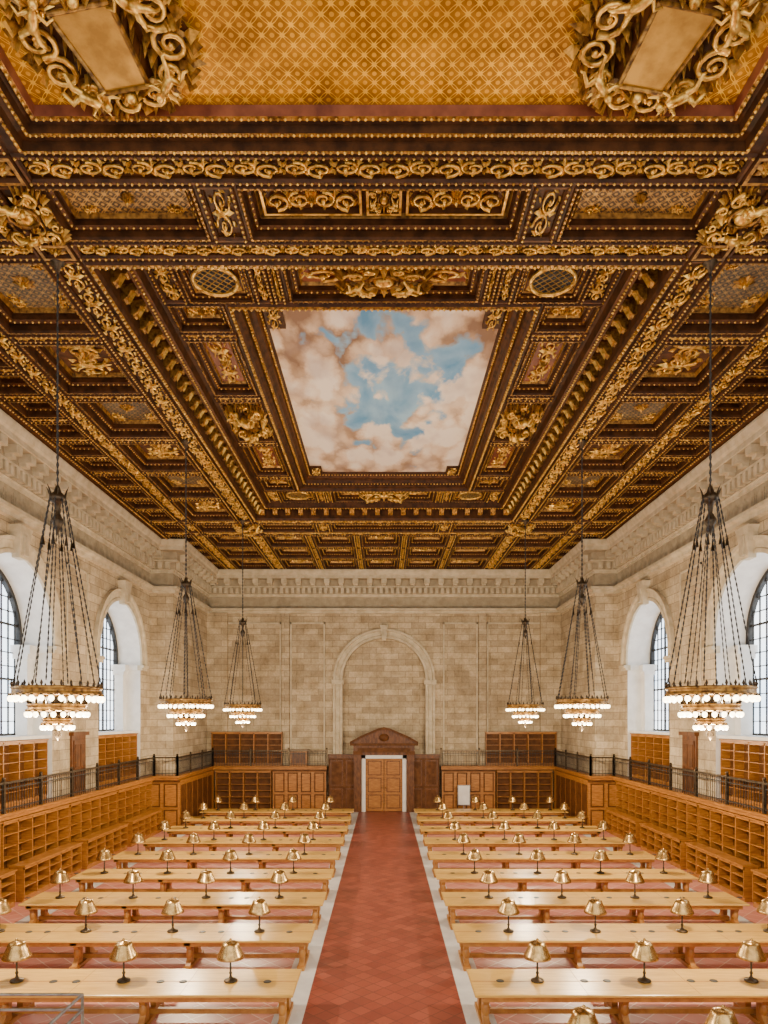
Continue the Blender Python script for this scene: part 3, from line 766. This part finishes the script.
def panelling(b, x0, x1, z0, z1, y, n, th=.06, fr='oak_d', pn='oak'):
    b.box(x0, x1, y - th, y, z0, z1, fr); w = (x1 - x0) / n
    for i in range(n):
        a = x0 + i * w
        for (p, q) in ((.06, .42), (.47, .94)):
            zz0 = z0 + (z1 - z0) * p; zz1 = z0 + (z1 - z0) * q
            b.box(a + .1, a + w - .1, y - th - .025, y - th, zz0, zz1, pn); b.box(a + .18, a + w - .18, y - th - .04, y - th - .025, zz0 + .08, zz1 - .08, fr)
    b.box(x0 - .02, x1 + .02, y - th - .05, y, z1 - .1, z1, pn); b.box(x0 - .02, x1 + .02, y - th - .05, y, z0, z0 + .15, pn)
for sg in (-1, 1):
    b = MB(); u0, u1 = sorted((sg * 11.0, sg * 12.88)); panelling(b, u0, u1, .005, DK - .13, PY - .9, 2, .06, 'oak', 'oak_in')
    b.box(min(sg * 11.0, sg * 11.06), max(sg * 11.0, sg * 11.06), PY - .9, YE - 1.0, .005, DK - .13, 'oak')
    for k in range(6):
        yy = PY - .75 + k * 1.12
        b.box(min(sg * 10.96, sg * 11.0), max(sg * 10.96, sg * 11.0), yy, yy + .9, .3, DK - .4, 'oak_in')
    b.obj('trim_pier_panelling')
    e = bookcase(3.6, 2.68, .4, 4, 6, 'bookcase'); put(e, 'bookcase', (sg * 9.1, YE - .85, .005), 0)
    e = bookcase(4.6, 2.2, .35, 5, 5, 'gallery_bookcase'); put(e, 'gallery_bookcase', (sg * 8.95, YE - .52, DK + .125), 0)
    b = MB(); u0, u1 = sorted((sg * 3.75, sg * 7.2)); panelling(b, u0, u1, .005, DK - .13, YE - .95, 4, .06, 'oak', 'oak_in'); b.obj('wall_panelling')
# low free-standing white notice on a stand
wb = MB(); yb_ = YE - 1.6
wb.box(4.75, 5.45, yb_ - .02, yb_, .55, 1.75, 'white'); wb.box(4.70, 5.50, yb_, yb_ + .03, .50, 1.80, 'steel')
wb.box(5.07, 5.13, yb_ + .0, yb_ + .05, .03, .55, 'steel'); wb.box(4.8, 5.4, yb_ - .2, yb_ + .25, .005, .035, 'steel'); wb.obj('notice_stand')
cb = MB(); cb.box(-6.1, -5.0, YE - .8, YE - .4, DK + .13, DK + 1.1, 'oak'); cb.box(-6.2, -4.9, YE - .85, YE - .38, DK + 1.1, DK + 1.18, 'oak_d'); cb.box(-6.0, -5.1, YE - .82, YE - .8, DK + .3, DK + 1.0, 'oak_d'); cb.obj('wooden_cabinet')

d = MB(); y = YE - .35
for q in (-1, 1):
    u0, u1 = sorted((q * 1.55, q * 3.6)); panelling(d, u0, u1, .005, 3.55, y - .3, 2, .1, 'oak_in', 'oak_d')
    d.box(u0 - .02, u1 + .02, y - .5, y, 3.55, 3.72, 'oak_d')
    u0, u1 = sorted((q * 1.2, q * 1.45)); d.box(u0, u1, y - .6, y, .005, 3.68, 'white')
    u0, u1 = sorted((q * 1.46, q * 1.95)); d.box(u0, u1, y - .75, y, .005, 3.9, 'oak_d'); d.box(u0 - .05, u1 + .05, y - .8, y, 3.7, 3.95, 'oak_in')
    u0, u1 = sorted((q * .02, q * 1.2)); d.box(u0, u1, y - .4, y - .33, .02, 3.45, 'oak')
    for (z0, z1) in ((.2, 1.1), (1.25, 2.2), (2.35, 3.3)):
        d.box(u0 + .15, u1 - .15, y - .43, y - .4, z0, z1, 'oak_d'); d.box(u0 + .2, u1 - .2, y - .45, y - .43, z0 + .06, z1 - .06, 'oak')
    d.ball((q * .12, y - .47, 1.55), .05, 'brass', 8, 5)
d.box(-1.45, 1.45, y - .6, y, 3.45, 3.68, 'white')
d.box(-1.98, 1.98, y - .7, y, 3.68, 4.3, 'oak_d'); d.box(-1.7, 1.7, y - .75, y - .7, 3.85, 4.15, 'oak_in'); d.box(-2.2, 2.2, y - .9, y, 4.3, 4.45, 'oak_in')
PT = [(-2.2, 4.45), (2.2, 4.45), (1.55, 4.8), (.9, 5.08), (.4, 5.3), (0, 5.38), (-.4, 5.3), (-.9, 5.08), (-1.55, 4.8)]
V = []
for yy in (y - .8, y): V += [(a, yy, c) for a, c in PT]
d.add(V, [tuple(range(9)), tuple(range(17, 8, -1))] + [(i, (i + 1) % 9, 9 + (i + 1) % 9, 9 + i) for i in range(9)], 'oak_d')
top = [PT[0]] + PT[:1:-1] + [PT[1]]
for a, b_ in zip(top[:-1], top[1:]):
    d.add([(a[0], y - .95, a[1] + .1), (b_[0], y - .95, b_[1] + .1), (b_[0], y, b_[1] + .1), (a[0], y, a[1] + .1), (a[0], y - .95, a[1] - .04), (b_[0], y - .95, b_[1] - .04), (b_[0], y - .8, b_[1] - .04), (a[0], y - .8, a[1] - .04)], [(0, 1, 2, 3), (0, 1, 5, 4), (4, 5, 6, 7)], 'oak_in')
d.ball((0, y - .83, 4.82), .25, 'oak_in', 12, 6, (1.3, .4, 1))
d.obj('door_1')

# ------------------------------------------------------------------ tables and lamps
def table_mesh():
    b = MB(); Lh = 4.35; Dh = .7
    z = [(.69, .03), (.71, 0), (.745, 0), (.755, .02)]
    V = []
    for zz, i in z: V += [(-Lh + i, -Dh + i, zz), (Lh - i, -Dh + i, zz), (Lh - i, Dh - i, zz), (-Lh + i, Dh - i, zz)]
    Fs = [(0, 3, 2, 1), (12, 13, 14, 15)]
    for k in range(3): Fs += [(4 * k + i, 4 * k + (i + 1) % 4, 4 * k + 4 + (i + 1) % 4, 4 * k + 4 + i) for i in range(4)]
    b.add(V, Fs, 'ttop')
    b.box(-Lh + .02, Lh - .02, -.02 , .02, .7555, .757, 'tleg')
    for xx in (-2.17, 0, 2.17): b.box(xx - .006, xx + .006, -Dh + .02, Dh - .02, .7555, .757, 'tleg')
    for q in (-1, 1): b.box(-Lh + .15, Lh - .15, q * .58 - .02, q * .58 + .02, .58, .69, 'tleg')
    for k in range(4):
        x = -4.1 + 8.2 * k / 3
        b.box(x - .07, x + .07, -.6, .6, .6, .69, 'tleg')
        b.box(x - .09, x + .09, -.62, .62, .0, .09, 'tleg')
        for q in (-1, 1):
            pts = [(.20, .09), (.20, .6), (.52, .6), (.44, .48), (.38, .34), (.42, .22), (.54, .09)]
            n = len(pts); V = [(x + s_ * .06, q * a, c) for s_ in (-1, 1) for a, c in pts]
            b.add(V, [tuple(range(n)), tuple(range(2 * n - 1, n - 1, -1))] + [(i, (i + 1) % n, n + (i + 1) % n, n + i) for i in range(n)], 'tleg')
            b.ball((x, q * .36, .35), .1, 'tleg', 8, 6, (.9, 1, 1.6))
    b.box(-4.1, 4.1, -.05, .05, .12, .22, 'tleg'); b.box(-4.1, 4.1, -.04, .04, .45, .6, 'tleg')
    for k in range(4):
        x = -2.95 + 2.16 * k
        for dx in (-.8, .9): b.lathe([(0, .768), (.07, .768), (.085, .756)], 12, (x + dx, .02, 0), 'black', False)
    return b.mesh('reading_table')
def lamp_mesh():
    b = MB()
    b.lathe([(0, 0), (.13, 0), (.135, .02), (.12, .04), (.05, .06), (.025, .1), (.02, .14), (.035, .17), (.02, .2), (.017, .45), (.02, .66), (0, .66)], 14, (0, 0, 0), 'bronze')
    b.lathe([(.275, .47), (.28, .49), (.255, .54), (.21, .64), (.175, .72), (.16, .77), (.11, .80), (.03, .81), (.02, .83), (.03, .85), (0, .87)], 20, (0, 0, 0), 'brass')
    b.lathe([(.273, .47), (.248, .535), (.203, .635), (.168, .715), (.15, .76), (0, .78)], 20, (0, 0, 0), 'cream')
    b.ball((0, 0, .6), .05, 'white', 8, 6)
    b.tube([(.0, 0, .42), (.05, 0, .42), (.07, 0, .36)], .006, 4, 'bronze')
    return b.mesh('table_lamp')
TM = table_mesh(); LM = lamp_mesh()
for sg in (-1, 1):
    for k in range(-1, 9):
        if k < 0 and sg < 0: continue
        yc = 13.8 + 3.2 * k
        put(TM, 'reading_table', (sg * 6.1, yc, .005), 0 if sg > 0 else pi)
        for i in range(4): put(LM, 'table_lamp', (sg * (3.1 + 2.16 * i), yc, .764), random.uniform(0, 6))

r = MB(); X = -5.3
for zz in (1.22, .95):
    r.tube([(-9, 12, zz), (X, 12, zz)], .028, 8, 'steel'); r.tube([(X, 12, zz), (X, 6, zz)], .028, 8, 'steel')
for p in ((X, 12), (-7.2, 12), (-9, 12), (X, 9), (X, 6)):
    r.tube([(p[0], p[1], .005), (p[0], p[1], 1.22)], .028, 8, 'steel'); r.lathe([(0, .03), (.07, .03), (.08, .005)], 10, (p[0], p[1], 0), 'steel')
r.obj('steel_guard_rail')

# ------------------------------------------------------------------ chandeliers
def chandelier_mesh():
    b = MB()
    def chain(p, q, r=.02, sp=.13):
        p = np.array(p, float); q = np.array(q, float); ln = np.linalg.norm(q - p); n = max(1, int(ln / sp)); t = (q - p) / ln
        for i in range(n):
            c = p + t * (i + .5) * ln / n; a = p + t * (i + .02) * ln / n; e = p + t * (i + .98) * ln / n
            b.tube([a, c, e], [r * .45, r, r * .45], 4, 'iron')
    b.lathe([(0, 0), (.17, 0), (.15, -.06), (.08, -.12), (.04, -.25), (0, -.26)], 14, (0, 0, 0), 'bronze')
    chain((0, 0, -.25), (0, 0, -4.9), .034, .16)
    b.lathe([(0, -4.75), (.04, -4.8), (.08, -4.92), (.17, -5.0), (.17, -5.1), (.07, -5.16), (.04, -5.35), (.12, -5.5), (.12, -5.56), (.05, -5.7), (.0, -5.85)], 12, (0, 0, 0), 'bronze')
    for k in range(6):
        a = k * pi / 3; b.tube([(.15 * cos(a), .15 * sin(a), -5.03), (.19 * cos(a), .19 * sin(a), -4.9), (.24 * cos(a), .24 * sin(a), -4.8)], [.025, .018, .004], 4, 'bronze')
    zr = -9.05
    for k in range(8):
        a = k * pi / 4 + .2; c, s_ = cos(a), sin(a)
        chain((.16 * c, .16 * s_, -5.05), (.86 * c, .86 * s_, zr + .1), .021)
        if k % 2 == 0: chain((.06 * c, .06 * s_, -5.5), (.52 * c, .52 * s_, zr - .25), .016)
        b.tube([(.32 * c, .32 * s_, -6.1), (.32 * c, .32 * s_, -5.9)], [.04, .012], 5, 'bronze')
    def tier(R, z, h, nb, rb):
        b.lathe([(R - .05, z), (R, z), (R + .03, z - .03), (R, z - .06), (R, z - h), (R + .05, z - h - .03), (R, z - h - .06), (R - .08, z - h - .05), (R - .08, z)], 40, (0, 0, 0), 'gold2')
        for i in range(nb):
            a = 2 * pi * i / nb; c, s_ = cos(a), sin(a)
            b.octa((R * c, R * s_, z + .05), .035, 'bronze', .08)
            b.lathe([(.0, .03), (.035, .03), (.03, -.03)], 6, ((R + .02) * c, (R + .02) * s_, z - h - .07), 'bronze')
            b.ball(((R + .02) * c, (R + .02) * s_, z - h - .07 - rb), rb, 'bulb', 8, 6, (1, 1, 1.15))
    tier(.87, zr, .13, 30, .058); tier(.57, zr - .36, .1, 20, .055); tier(.28, zr - .66, .08, 12, .05)
    b.lathe([(.06, zr - .2), (.08, zr - .5), (.22, zr - .66), (.16, zr - .84), (.05, zr - .94), (.08, zr - 1.02), (0, zr - 1.14)], 12, (0, 0, 0), 'bronze')
    for k in range(8):
        a = k * pi / 4; c, s_ = cos(a), sin(a)
        b.tube([(.83 * c, .83 * s_, zr - .08), (.56 * c, .56 * s_, zr - .36), (.28 * c, .28 * s_, zr - .66), (.06 * c, .06 * s_, zr - .64)], .015, 4, 'bronze')
    for k in range(12):
        a = 2 * pi * k / 12; b.ball((.72 * cos(a), .72 * sin(a), zr - .26), .05, 'bulb', 8, 5)
    return b.mesh('chandelier')
CH = chandelier_mesh()
for sg in (-1, 1):
    for yy in (14.5, 23.9, 33.5):
        o = put(CH, 'chandelier', (sg * 6.93, yy, ZC - .01))
        ld = D2.lights.new('chandelier_glow', 'POINT'); ld.energy = 1700; ld.color = (1, .79, .53); ld.shadow_soft_size = .14
        lo = D2.objects.new('chandelier_glow', ld); COL.objects.link(lo); lo.parent = o; lo.location = (0, 0, -10.4)

# ------------------------------------------------------------------ world + camera
w = D2.worlds.new('world'); bpy.context.scene.world = w; w.use_nodes = True
bg = w.node_tree.nodes['Background']; bg.inputs[0].default_value = (1, .94, .84, 1); bg.inputs[1].default_value = 2.4

cam = D2.cameras.new('camera'); co = D2.objects.new('camera', cam); COL.objects.link(co)
co.location = (0, 0, 6.08); co.rotation_euler = (pi / 2, 0, 0)
cam.sensor_fit = 'VERTICAL'; cam.sensor_height = 36; cam.lens = 24.01; cam.shift_y = 206 / 1024; cam.clip_start = .05; cam.clip_end = 300
bpy.context.scene.camera = co
